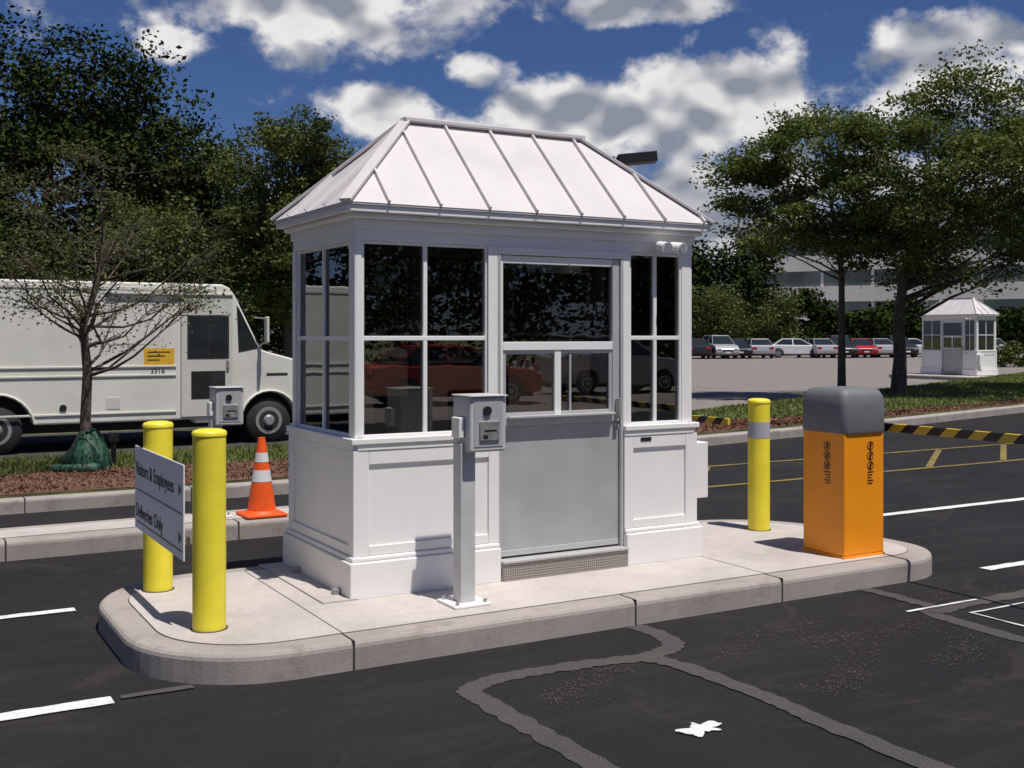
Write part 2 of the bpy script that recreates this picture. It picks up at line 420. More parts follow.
ribbon('sealed_cut',[(1.08,-1.42),(1.17,-1.6),(1.21,-2.2),(1.19,-2.8),(1.22,-3.9)],.12,'patch',.006)
ribbon('sealed_cut',[(3.16,-3.6),(3.17,-2.4),(3.20,-1.62),(3.34,-1.5),(3.9,-1.47),(4.7,-1.5),(4.95,-1.6),(4.97,-3.4)],.13,'patch',.004)
ribbon('sealed_cut',[(3.35,-1.47),(3.37,-1.1),(3.36,-.86)],.11,'patch',.006)
paint('loop_marking',3.42,4.7,-1.66,-1.642); paint('loop_marking',3.42,3.438,-3.3,-1.66)
paint('loop_marking',3.1,3.75,-1.45,-1.43,z=.010)
P=[]
for i in range(72):
    a=2*math.pi*i/72; r=.068+.02*math.sin(a*2+1)+.018*math.sin(a*5)+.01*math.sin(a*9+2)+random.uniform(-.006,.006); P.append((.66+r*math.cos(a)*1.25,-2.41+r*math.sin(a)))
sheet('paint_splat',P,.008,'paintw')
def ybar(p0,p1,w=.085,z=.008):
    p0=Vector(p0);p1=Vector(p1);d=(p1-p0).normalized();s=Vector((-d.y,d.x))*w/2
    return sheet('hatch_marking',[tuple(p0-s),tuple(p1-s),tuple(p1+s),tuple(p0+s)],z,'painty')
ybar((5.6,3.62),(17,3.62)); ybar((7.0,5.15),(17,5.15)); ybar((5.65,3.70),(6.95,5.09))
for i in range(7):
    x=8.0+i*1.5; ybar((x,3.69),(x+1.9,5.08))
# dry grass clippings in drifts
n=1300
segs=[((1.5,-1.6),(2.5,-1.25)),((2.0,-1.75),(3.0,-1.6)),((2.4,-2.3),(3.1,-1.9)),((1.5,-2.3),(2.3,-1.9)),((.3,-1.7),(.9,-1.55)),((3.4,-1.2),(4.3,-1.25))]
k=rng.integers(0,len(segs),n); t=rng.uniform(0,1,n)
A=np.array([s_[0] for s_ in segs]);Bq=np.array([s_[1] for s_ in segs])
c=A[k]*(1-t)[:,None]+Bq[k]*t[:,None]+np.c_[rng.normal(0,.09,n),rng.normal(0,.07,n)+.07*np.sin(t*5+k)]
a=rng.uniform(-.5,1.4,n); L=rng.uniform(.003,.012,n); w=.0013
d=np.c_[np.cos(a),np.sin(a)]; s=np.c_[-d[:,1],d[:,0]]*w; d=d*L[:,None]
z=np.full((n,1),.010)
V=np.stack([np.hstack([c-d-s,z]),np.hstack([c+d-s,z]),np.hstack([c+d+s,z]),np.hstack([c-d+s,z])],1)
M['straw']=simple('dry_straw',(.13,.095,.062),.9,var=.3,vs=5)
fastmesh('dry_grass_clippings',V.reshape(-1,3),n,4,'straw')

# ------------------------------------------------------------------ booth
def build_booth(name,loc=(0,0,0),rot=0):
    E=empty(name,loc,rot)
    B=.15; W=2.62; D=1.20
    def wall(side):
        if side=='front': f=lambda s,t:(s,.03-t)
        if side=='back': f=lambda s,t:(s,D-.03+t)
        if side=='left': f=lambda s,t:(.03-t,s)
        if side=='right': f=lambda s,t:(W-.03+t,s)
        def wb(nm,s0,s1,t0,t1,z0,z1,mat='white',bv=.003):
            a=f(s0,t0);b=f(s1,t1)
            return box(nm,min(a[0],b[0]),max(a[0],b[0]),min(a[1],b[1]),max(a[1],b[1]),z0,z1,mat,E,bv)
        return wb
    def window(wb,s0,s1,z0,z1,mul,cross=1.71,glass='glass'):
        wb('glass',s0-.005,s1+.005,-.034,-.030,z0-.005,z1+.005,glass,0)
        fw=.018
        wb('window_frame',s0,s0+fw,-.028,-.006,z0,z1); wb('window_frame',s1-fw,s1,-.028,-.006,z0,z1)
        wb('window_frame',s0+fw,s1-fw,-.027,-.007,z0,z0+fw); wb('window_frame',s0+fw,s1-fw,-.027,-.007,z1-fw,z1)
        for mm in mul: wb('muntin',mm-.014,mm+.014,-.029,-.010,z0+fw,z1-fw)
        if cross: wb('muntin',s0+fw,s1-fw,-.0295,-.009,cross-.014,cross+.014)
    SK=.058; FR=.026
    def lower(wb,s0,s1,panel=True):
        wb('lower_wall',s0,s1,-.07,.012,B,1.07)
        a,b=s0,s1
        wb('skirting',a,b,.0125,SK,B,.37,bv=.008); wb('skirting_cap',a,b,.0128,.042,.3702,.40,bv=.01)
        wb('sill',a,b,-.05,.040,1.071,1.108,bv=.006); wb('sill_apron',a,b,.0126,.030,1.035,1.069,bv=.004)
        if panel:
            q=.075
            wb('stile',a+.0,a+q,.0126,FR,.402,1.033); wb('stile',b-q,b,.0126,FR,.402,1.033)
            wb('rail',a+q+.001,b-q-.001,.0126,FR-.0005,.95,1.033); wb('rail',a+q+.001,b-q-.001,.0126,FR-.0005,.402,.46)
    wb=wall('front')
    lower(wb,.03,1.0); lower(wb,1.985,W-.03)
    for a,b in ((.03,.068),(.935,1.0),(1.985,2.045),(2.50,W-.03)):
        wb('post',a,b,-.07,0,1.1085,2.30)
    wb('header',.03,W-.03,-.07,0,2.301,2.47)
    window(wb,.068,.935,1.1085,2.30,[.495]); window(wb,2.045,2.50,1.1085,2.30,[2.272])
    wb('window_casing',.93,1.0,.0005,.010,1.1085,2.30,bv=.003)
    wb('window_casing',1.985,2.04,.0005,.010,1.1085,2.30,bv=.003)
    dz=.285
    wb('door_jamb',1.001,1.022,-.06,.012,dz,2.25,'alu'); wb('door_jamb',1.963,1.984,-.06,.012,dz,2.25,'alu')
    wb('door_head',1.001,1.984,-.06,.012,2.251,2.299,'white')
    wb('door_lower_panel',1.026,1.959,-.045,-.014,dz+.01,1.14,'aludoor')
    wb('door_kick_edge',1.03,1.955,-.0135,-.006,dz+.012,dz+.05,'alu')
    wb('door_stile',1.026,1.045,-.045,-.002,1.142,2.245,'white'); wb('door_stile',1.905,1.959,-.045,-.002,1.142,2.245,'alu')
    wb('door_top_rail',1.046,1.904,-.045,-.003,2.195,2.245,'white')
    wb('door_mid_rail',1.046,1.904,-.045,-.001,1.63,1.685,'white')
    wb('door_lock_rail',1.046,1.904,-.045,.004,1.142,1.20,'alu')
    wb('service_shelf',1.07,1.90,.004,.045,1.19,1.205,'alu')
    wb('glass',1.045,1.905,-.030,-.026,1.20,2.195,'glass',0)
    wb('slider_stile',1.44,1.49,-.024,-.006,1.20,1.63,'white',.002)
    for q in ((1.046,1.07),(1.88,1.904)):
        wb('slider_frame',q[0],q[1],-.024,-.010,1.20,1.63,'alu',.002)
    wb('slider_track',1.07,1.88,-.0235,-.011,1.201,1.225,'alu',.002); wb('slider_track',1.07,1.88,-.0235,-.011,1.605,1.629,'alu',.002)
    wb('slider_frame',1.56,1.575,-.024,-.012,1.226,1.60,'alu',.002)
    wb('door_pull',1.925,1.945,.0,.045,1.16,1.30,'steel',.006); wb('lock_cylinder',1.915,1.95,-.002,.012,1.08,1.12,'steel',.005)
    wb('door_lock_plate',2.12,2.21,.0265,.0295,.995,1.022,'black',.001)
    wb('threshold_step',1.003,1.982,-.05,.075,B+.001,.268,'plate',.006)
    wb('threshold_lip',1.003,1.982,-.05,.085,.2685,.284,'alu',.002)
    wb=wall('left'); lower(wb,.018,D-.018)
    wb('post',.1002,.125,-.07,-.0008,1.1085,2.30)
    wb('corner_casing',.0295,.125,.0008,.008,1.1085,2.30); wb('corner_casing',D-.09,D-.0295,.0008,.008,1.1085,2.30)
    wb('header',.101,D-.101,-.07,-.0006,2.301,2.47); wb('header_face',.03,D-.03,.0006,.004,2.301,2.47)
    window(wb,.125,D-.09,1.1085,2.30,[.62])
    wb=wall('right'); lower(wb,.018,D-.018)
    wb('post',.1002,.125,-.07,-.0008,1.1085,2.30); wb('corner_casing',D-.125,D-.0295,.0008,.008,1.1085,2.30)
    wb('header',.101,D-.101,-.07,-.0006,2.301,2.47); window(wb,.125,D-.125,1.1085,2.30,[.6])
    wb('header_face',.03,D-.03,.0006,.004,2.301,2.47)
    wb('meter_box',.03,.26,.0265,.15,.56,.96,'white',.006); wb('conduit',.13,.16,.0265,.055,.41,.56,'white',.01)
    wb=wall('back'); lower(wb,.03,W-.03)
    for a,b in ((.031,.13),(.9,.98),(1.62,1.7),(W-.13,W-.031)): wb('post',a,b,-.0695,0,1.1085,2.30)
    wb('header',.03,W-.03,-.07,0,2.301,2.47)
    for a,b in ((.13,.9),(.98,1.62),(1.7,W-.13)): window(wb,a,b,1.1085,2.30,[])
    for cx,cy in ((.03,.03),(W-.03,.03),(.03,D-.03),(W-.03,D-.03)):
        sx=-1 if cx<1 else 1; sy=-1 if cy<.5 else 1
        def cb(nm,o,z0,z1,bv):
            x0,x1=sorted((cx-sx*.02,cx+sx*o)); y0,y1=sorted((cy-sy*.02,cy+sy*o)); box(nm,x0,x1,y0,y1,z0,z1,'white',E,bv)
        cb('skirting_corner',SK+.0005,B,.3705,.008); cb('cap_corner',.0425,.3698,.4005,.008); cb('sill_corner',.0405,1.0708,1.1083,.006); cb('corner_board',FR+.0005,.401,1.0345,.003)
    box('floor',.11,W-.11,.11,D-.11,B,.28,'intr',E,0)
    box('ceiling',.11,W-.11,.11,D-.11,2.40,2.46,'intr',E,0)
    box('counter',.12,.9,.12,.55,.95,1.0,'intr',E,.004); box('counter',1.2,2.45,.8,1.08,.95,1.0,'intr',E,.004)
    box('monitor',.35,.75,.5,.53,1.05,1.33,'black',E,.005); box('cash_drawer',2.1,2.4,.85,1.05,1.0,1.12,'greyp',E,.005)
    box('wall_cabinet',1.75,2.3,.95,1.1,1.75,2.2,'intr',E,.004)
    box('chair_back',.95,1.3,.62,.66,.95,1.35,'black',E,.02)
    def ring(nm,o,z0,z1,mat,bv=.004):
        box(nm,.03-o,W-.03+o,.03-o,D-.03+o,z0,z1,mat,E,bv)
    ring('frieze',.016,2.375,2.43,'white'); ring('cornice',.055,2.4305,2.462,'white',.012); ring('fascia',.095,2.4625,2.502,'white',.004); ring('drip_edge',.105,2.5025,2.516,'roof',.002)
    x0,x1,y0,y1=-.078,W+.078,-.078,D+.078; zb=2.517; zr=3.165; hy=(y1-y0)/2; r0=x0+hy+.02; r1=x1-hy-.02; ym=(y0+y1)/2
    V=[(x0,y0,zb),(x1,y0,zb),(x1,y1,zb),(x0,y1,zb),(r0,ym,zr),(r1,ym,zr)]
    mesh('roof_panels',V,[(0,1,5,4),(1,2,5),(2,3,4,5),(3,0,4),(3,2,1,0)],'roof',E)
    up=.024
    def seam(p0,p1,nrm,w=.013,h=up): 
        n=Vector(nrm).normalized(); bar('standing_seam',Vector(p0),Vector(p1),w,h,'roof',E,n)
    xs=[.2+.345*i for i in range(8)]
    for x in xs:
        t=min((x-x0)/(r0-x0),(x1-x)/(x1-r1),1.0)
        if t<.08: continue
        t=min(t,.97)
        seam((x,y0,zb),(x,y0+(ym-y0)*t,zb+(zr-zb)*t),(0,-(zr-zb),(ym-y0)))
        seam((x,y1,zb),(x,y1-(ym-y0)*t,zb+(zr-zb)*t),(0,(zr-zb),(ym-y0)))
    for yy in (ym-.345,ym,ym+.345):
        t=min((yy-y0)/hy,(y1-yy)/hy)*.97
        seam((x0,yy,zb),(x0+(r0-x0)*t,yy,zb+(zr-zb)*t),(-(zr-zb),0,r0-x0))
        seam((x1,yy,zb),(x1-(x1-r1)*t,yy,zb+(zr-zb)*t),((zr-zb),0,r0-x0))
    for (cx,cy,rx) in ((x0,y0,r0),(x1,y0,r1),(x1,y1,r1),(x0,y1,r0)):
        bar('hip_cap',(cx,cy,zb-.004),(rx,ym,zr-.004),.075,.022,'roof',E,(0,0,1),.004)
    bar('ridge_cap',(r0-.03,ym,zr-.012),(r1+.03,ym,zr-.012),.10,.035,'roof',E,(0,0,1),.008)
    box('base_plate',-.20,.02,-.03,D+.02,B+.006,B+.014,'slab',E,0)
    for yy in (.12,.85): box('anchor_bracket',-.075,-.029,yy,yy+.05,B+.014,B+.045,'steel',E,.003)
    cyl('lamp_mount',2.30,-.0,2.33,2.37,.03,'white',E,12)
    box('lamp_arm',2.27,2.33,-.09,.03,2.335,2.365,'white',E,.006)
    for dx in (-.055,.055):
        tube('lamp_head',[(2.3+dx,-.04,2.35),(2.3+dx*1.2,-.15,2.325)],[.03,.042],'white',E,14)
        tube('lamp_lens',[(2.3+dx*1.2,-.148,2.326),(2.3+dx*1.22,-.153,2.325)],[.035,.035],'bandg',E,14)
    return E
build_booth('guard_booth')
build_booth('guard_booth',(34.3,24.6,.02),-math.pi/2)
island('traffic_island',rrect(33.2,36.3,20.9,25.6,(.6,.6,.6,.6),6),top='slab')

# ------------------------------------------------------------------ bollards
def bollard(x,y,h=1.06,band=None):
    e=empty('yellow_bollard',(x,y,.15))
    r=.088
    prof=[(r,0),(r,h-.03),(r+.004,h-.028),(r+.004,h-.012),(r-.004,h-.002),(r-.03,h+.006),(.0,h+.008)]
    n=36;V=[];F=[]
    for (rr,zz) in prof:
        for k in range(n): a=2*math.pi*k/n; V.append((max(rr,.001)*math.cos(a),max(rr,.001)*math.sin(a),zz))
    for i in range(len(prof)-1):
        for k in range(n): F.append((i*n+k,i*n+(k+1)%n,(i+1)*n+(k+1)%n,(i+1)*n+k))
    o=mesh('sleeve',V,F,'yellow',e,True)
    md=o.modifiers.new('es','EDGE_SPLIT'); md.split_angle=math.radians(50)
    tube('base_ring',[(0,0,.0),(0,0,.008)],[r+.012,r+.01],'joint',e,30)
    if band: tube('reflective_band',[(0,0,band),(0,0,band+.13)],[r+.0015]*2,'bandg',e,36)
    return e
bollard(-.916,-.235,1.07); bollard(-.95,.845,1.04); bollard(3.746,.604,1.06,.75)

e=empty('direction_sign')
box('panel',-1.045,-1.037,-.20,1.06,.52,1.035,'sign',e,.002)
for y in (-.15,1.0): 
    box('bracket',-1.036,-1.0,y-.02,y+.02,.6,.64,'steel',e,.002)
fm=lambda y,z: frameM((-1.0465,y,z),(0,-1,0),(0,0,1))
text('lettering','Visitors & Employees',.118,'black',e,fm(1.03,.86))
text('lettering','Deliveries Only',.118,'black',e,fm(1.03,.60))
mesh('arrow',[(-1.047,-.10,.93),(-1.047,-.10,.86),(-1.047,-.16,.895)],[(0,1,2)],'black',e)
mesh('arrow',[(-1.047,-.10,.67),(-1.047,-.10,.60),(-1.047,-.16,.635)],[(0,1,2)],'black',e)
box('divider',-1.0468,-1.0458,-.17,1.0,.765,.772,'black',e,0)
box('divider',-1.0468,-1.0458,-.17,1.0,.565,.572,'black',e,0)

# ------------------------------------------------------------------ card readers
def reader(name,x,y,h=1.2):
    e=empty(name,(x,y,.15))
    box('base_plate',-.12,.12,-.12,.12,.006,.022,'white',e,.004)
    for a in (-.09,.09):
        for b in (-.09,.09): cyl('bolt',a,b,.022,.042,.012,'steel',e,8)
    box('post',-.05,.05,-.05,.05,.02,h-.25,'greyp',e,.008)
    ox=.035
    box('housing',-.06+ox,.18+ox,-.12,.10,h-.30,h+.02,'greyp',e,.012)
    box('visor',-.066+ox,.186+ox,-.135,.106,h+.0205,h+.030,'greyp',e,.004)
    box('face_plate',-.035+ox,.155+ox,-.1235,-.121,h-.27,h-.0,'alu',e,.002)
    tube('camera_lens',[(.05+ox,-.124,h-.06),(.05+ox,-.136,h-.06)],[.028,.026],'black',e,20)
    box('slot_plate',.0+ox,.13+ox,-.134,-.124,h-.235,h-.12,'steel',e,.004)
    box('slot',.03+ox,.11+ox,-.1355,-.1342,h-.18,h-.17,'black',e,0)
    box('key_plate',.02+ox,.05+ox,-.1355,-.1342,h-.222,h-.20,'black',e,0)
    box('intercom',-.06+ox-.04,-.061+ox,-.06,.04,h-.22,h-.10,'white',e,.006)
    return e
reader('card_reader_pedestal',.528,-.42,1.2)
reader('card_reader_pedestal',.10,3.45,1.1)

# ------------------------------------------------------------------ barrier gates
def ringmark(parent,o,xd,yd,r=.032):
    n=24;V=[];F=[];o=Vector(o);xd=Vector(xd);yd=Vector(yd)
    for k in range(n):
        a=2*math.pi*k/n
        for rr in (r,r*.78): V.append(o+xd*(rr*math.cos(a))+yd*(rr*math.sin(a)))
    for k in range(n):
        k2=(k+1)%n; F.append((2*k,2*k+1,2*k2+1,2*k2))
    mesh('warning_pictogram',V,F,'black',parent)
    mesh('warning_figure',[o+xd*-.012+yd*-.018,o+xd*.006+yd*-.02,o+xd*.016+yd*.018,o+xd*-.008+yd*.016],[(0,1,2,3)],'black',parent)
def gate(x,y,arm_len,arm_z=.91,labels=True):
    e=empty('barrier_gate',(x,y,.15)); w=.20
    box('cabinet',-w,w,-w,w,.02,.90,'orange',e,.012,3)
    box('plinth',-w-.004,w+.004,-w-.004,w+.004,.0,.0205,'orange',e,.004)
    lv=[(.212,.885),(.216,.905),(.216,1.08),(.208,1.145),(.188,1.185),(.15,1.20)]
    V=[];F=[];npt=None
    for rr,zz in lv:
        ring=rrect(-rr,rr,-rr,rr,(.05,)*4,4); npt=len(ring); V+= [(a,b,zz) for a,b in ring]
    for i in range(len(lv)-1):
        for k in range(npt): k2=(k+1)%npt; F.append((i*npt+k,i*npt+k2,(i+1)*npt+k2,(i+1)*npt+k))
    F.append(tuple((len(lv)-1)*npt+k for k in range(npt))); F.append(tuple(range(npt-1,-1,-1)))
    o=mesh('hood',V,F,'hood',e,True); md=o.modifiers.new('es','EDGE_SPLIT'); md.split_angle=math.radians(50)
    if labels:
        for zz in (.79,.72,.65):
            ringmark(e,(.06,-w-.002,zz),(1,0,0),(0,0,1)); ringmark(e,(-w-.002,-.04,zz),(0,-1,0),(0,0,1))
        for kk in range(5):
            zz=.60-kk*.02
            box('label_line',.03,.09-.01*(kk%3),-w-.0018,-w-.0005,zz,zz+.008,'black',e,0); box('label_line',-w-.0018,-w-.0005,-.07,-.01-.01*(kk%3),zz,zz+.008,'black',e,0)
    tube('arm_hub',[(w+.0,0,arm_z),(w+.07,0,arm_z)],[.07,.06],'black',e,20)
    box('boom_arm',w+.07,w+.095,-arm_len,.25,arm_z-.030,arm_z+.030,'boom',e,.004)
    return e
gate(3.63,-.41,3.3)
gate(3.9,3.42,1.95,.80)

# ------------------------------------------------------------------ traffic cone
def cone(x,y,z,s=1):
    e=empty('traffic_cone',(x,y,z)); e.scale=(s,s,s)
    box('base',-.18,.18,-.18,.18,0,.03,'cone',e,.012)
    def R(zz): return .125-(.125-.03)*(zz-.03)/.65
    for a,b,mt in ((.03,.30,'cone'),(.30,.40,'refl'),(.40,.47,'cone'),(.47,.55,'refl'),(.55,.68,'cone')):
        tube('sleeve_band',[(0,0,a),(0,0,b)],[R(a)+(.002 if mt=='refl' else 0),R(b)+(.002 if mt=='refl' else 0)],mt,e,28)
    tube('base_ring',[(0,0,.03),(0,0,.05)],[.15,.128],'cone',e,28)
    return e
cone(.465,3.30,.155)
cone(17.6,11.9,.17,.45)

# ------------------------------------------------------------------ wheels / vehicles
def wheel(parent,x,y,r,w,side,hub='chrome'):
    s=side
    tube('tyre',[(x,y-w/2,r),(x,y-w/2+.03,r),(x,y+w/2-.03,r),(x,y+w/2,r)],[r*.9,r,r,r*.9],'dark',parent,32)
    yy=y+s*(w/2+.004)
    tube('wheel_rim',[(x,y+s*(w/2-.02),r),(x,yy,r)],[r*.62,r*.60],hub,parent,28)
    tube('wheel_dish',[(x,yy,r),(x,yy+s*.006,r)],[r*.46,r*.44],'dark',parent,24)
    tube('hub_cap',[(x,yy+s*.006,r),(x,yy+s*.05,r)],[r*.26,r*.18],hub,parent,18)
def arch(cx,zc,R,z0,n=12):
    a0=math.asin((z0-zc)/R) if abs(z0-zc)<R else 0
    return [(cx-R*math.cos(a0+(math.pi-2*a0)*i/n),zc+R*math.sin(a0+(math.pi-2*a0)*i/n)) for i in range(n+1)]
def step_van(x,y):
    e=empty('delivery_step_van',(x,y,0))
    L0=-8.3
    prof=[(L0,.42)]+arch(-4.0,.36,.50,.42)+[(-1.2,.42),(-1.2,.36)]+arch(0,.37,.45,.36)+[(.62,.40),(.66,.62),(.63,1.0),(.56,1.22),(.42,1.34),(-.02,1.46),(-.14,1.50),(-.56,2.36),(-.64,2.47),(-.76,2.525),(L0+.1,2.54),(L0,2.47)]
    prism('body',prof,0,2.1,'van',e,.05,3,30)
    box('underbody',L0+.1,.5,.25,1.85,.28,.9,'dark',e,0)
    for cx,rr in ((0,.36),(-4.0,.36)):
        wheel(e,cx,.16,rr,.26,-1); wheel(e,cx,1.94,rr,.26,1)
    for z in (1.235,1.10,.54):
        box('rub_rail',L0+.15,-1.47,-.018,.0,z,z+.035,'vandoor',e,.008)
    box('roof_rail',L0+.15,-.85,-.012,.01,2.41,2.46,'vandoor',e,.006)
    for xx in (-6.4,-5.2,-2.75): box('panel_seam',xx,xx+.006,-.0012,.01,.5,2.40,'dark',e,0)
    box('sliding_door',-1.40,-.60,-.03,-.002,.46,2.34,'vandoor',e,.012)
    box('door_glass_frame',-1.31,-.66,-.036,-.029,1.36,2.04,'dark',e,.01)
    box('door_glass',-1.28,-.985,-.0385,-.0365,1.39,2.01,'vglass',e,.0); box('door_glass',-.97,-.69,-.0385,-.0365,1.39,2.01,'vglass',e,.0)
    box('door_low_glass',-1.25,-.72,-.036,-.029,.74,1.17,'vglass',e,.01)
    box('door_handle',-.70,-.66,-.06,-.03,1.2,1.34,'steel',e,.008)
    box('door_rail',-2.5,-.6,-.05,-.0,2.345,2.38,'vandoor',e,.006)
    q=[(-.50,1.46),(-.19,1.52),(-.24,1.64),(-.50,2.16),(-.53,2.20)]
    prism('quarter_glass',q,-.006,-.001,'vglass',e)
    V=[(-.125,.12,1.53),(-.125,1.98,1.53),(-.505,1.98,2.31),(-.505,.12,2.31)]
    V=[(a+.025,b,c) for a,b,c in V]
    mesh('windscreen',V,[(0,1,2,3)],'vglass',e)
    box('side_vent',-.05,.30,-.004,.0,1.08,1.12,'dark',e,.001)
    for yy in (.30,1.8): tube('headlight',[(.60,yy,.92),(.69,yy,.92)],[.10,.095],'chrome',e,20)
    box('marker_lamp',.42,.55,-.012,.0,.98,1.04,'cone',e,.004)
    box('bumper',.60,.74,-.02,2.12,.42,.60,'van',e,.03)
    box('grille',.655,.675,.6,1.5,.72,1.1,'dark',e,.004)
    pts=[(p[0],-.012,p[1]) for p in arch(0,.37,.47,.40)]
    tube('fender_flare',pts,[.02]*len(pts),'van',e,8)
    pts=[(p[0],-.01,p[1]) for p in arch(-4.0,.36,.52,.44)]
    tube('fender_flare',pts,[.018]*len(pts),'van',e,8)
    bar('mirror_arm',(-.25,-.02,2.0),(-.12,-.22,1.98),.02,.02,'vandoor',e)
    bar('mirror_arm',(-.18,-.02,1.55),(-.12,-.22,1.62),.02,.02,'vandoor',e)
    box('mirror',-.14,-.09,-.30,-.16,1.60,2.02,'vandoor',e,.02)
    box('decal',-1.95,-1.50,-.003,.0,1.27,1.53,'sticker',e,.0)
    for i,z in enumerate((1.46,1.40,1.34)): box('decal_text',-1.90,-1.56+(-.08*i),-.0045,-.0032,z,z+.018,'black',e,0)
    text('unit_number','3316',.11,'black',e,frameM((-1.86,-.003,1.14),(1,0,0),(0,0,1)))
    box('fuel_cap',-2.5,-2.3,-.006,.0,.62,.8,'vandoor',e,.004)
    tube('side_lamp',[(-3.1,-.02,.66),(-3.1,.0,.66)],[.05,.05],'black',e,12)
    return e
step_van(3.04,11.2)

def car(name,x,y,rot,mat,suv=False):
    e=empty(name,(x,y,0),rot); h=.25 if suv else 0
    prof=[(-2.25,.35)]+arch(-1.35,.33,.38,.28)+arch(1.35,.33,.38,.28)+[(2.2,.32),(2.28,.5),(2.22,.72),(1.9,.84+h*.5),(1.0,.96+h*.5),(-1.75,1.0+h*.6),(-2.2,.96+h*.6),(-2.28,.6)]
    prism('body',prof,-.88,.88,mat,e,.07,3,25)
    box('underbody',-2,2,-.75,.75,.2,.6,'dark',e,0)
    zb=.94+h*.5;zt=1.43+h
    b=[(-2.0 if suv else -1.75,-.80),(1.15,-.80),(1.15,.80),(-2.0 if suv else -1.75,.80)]
    t=[(-1.7 if suv else -1.05,-.60),(.3,-.60),(.3,.60),(-1.7 if suv else -1.05,.60)]
    V=[(p[0],p[1],zb) for p in b]+[(p[0],p[1],zt) for p in t]
    o=mesh('cabin_glass',V,[(4,5,6,7),(0,1,5,4),(1,2,6,5),(2,3,7,6),(3,0,4,7)],'vglass',e); bev(o,.04,2)
    t2=[(q[0]*1.02,q[1]*1.03) for q in t]
    poly('roof',t2,zt-.03,zt+.03,mat,e,.03)
    for i in range(4):
        a=Vector((*b[i],zb));c=Vector((*t[i],zt)); bar('pillar',a,c,.07,.03,mat,e,(0,-1 if i<2 else 1,0))
    for s in (-1,1): bar('pillar',(-.25,s*.80,zb),(-.3,s*.61,zt),.07,.015,mat,e,(0,s,0))
    for cx in (-1.35,1.35):
        wheel(e,cx,-.80,.33,.2,-1); wheel(e,cx,.80,.33,.2,1)
    for s in (-.62,.62):
        box('headlamp',2.16,2.27,s-.17,s+.17,.62,.75,'chrome',e,.02); box('tail_lamp',-2.29,-2.2,s-.17,s+.17,.7,.85,'red',e,.02)
    box('number_plate',2.27,2.29,-.2,.2,.42,.52,'refl',e,.004); box('grille',2.255,2.285,-.4,.4,.55,.68,'dark',e,.004)
    return e
def W(l,d): return (-2.485+.867*l+.498*d, -6.229-.498*l+.867*d)
cm=['carb','silver','carb','silver','carb','carw','silver','carb','red','silver','carb','carw','carblue','silver','carb','silver']
for i,mt in enumerate(cm):
    l=13.6+i*1.62+random.uniform(-.25,.25); x,y=W(l,82+i*.5)
    if i in (4,): continue
    car('parked_car',x,y,math.radians(-118+random.uniform(-6,6)+(180 if i%3==0 else 0)+(80 if i in (5,11) else 0)),M[mt],i%3==1)
car('parked_car',10.2,-19.0,math.radians(6),M['red'])
car('parked_car',17.0,-21.5,math.radians(4),M['silver'],True)
car('parked_car',4.0,-21.0,math.radians(90),M['carw'],True)
car('parked_car',22.5,-22.0,math.radians(92),M['carblue'])
car('parked_car',26.0,-22.0,math.radians(92),M['carw'])

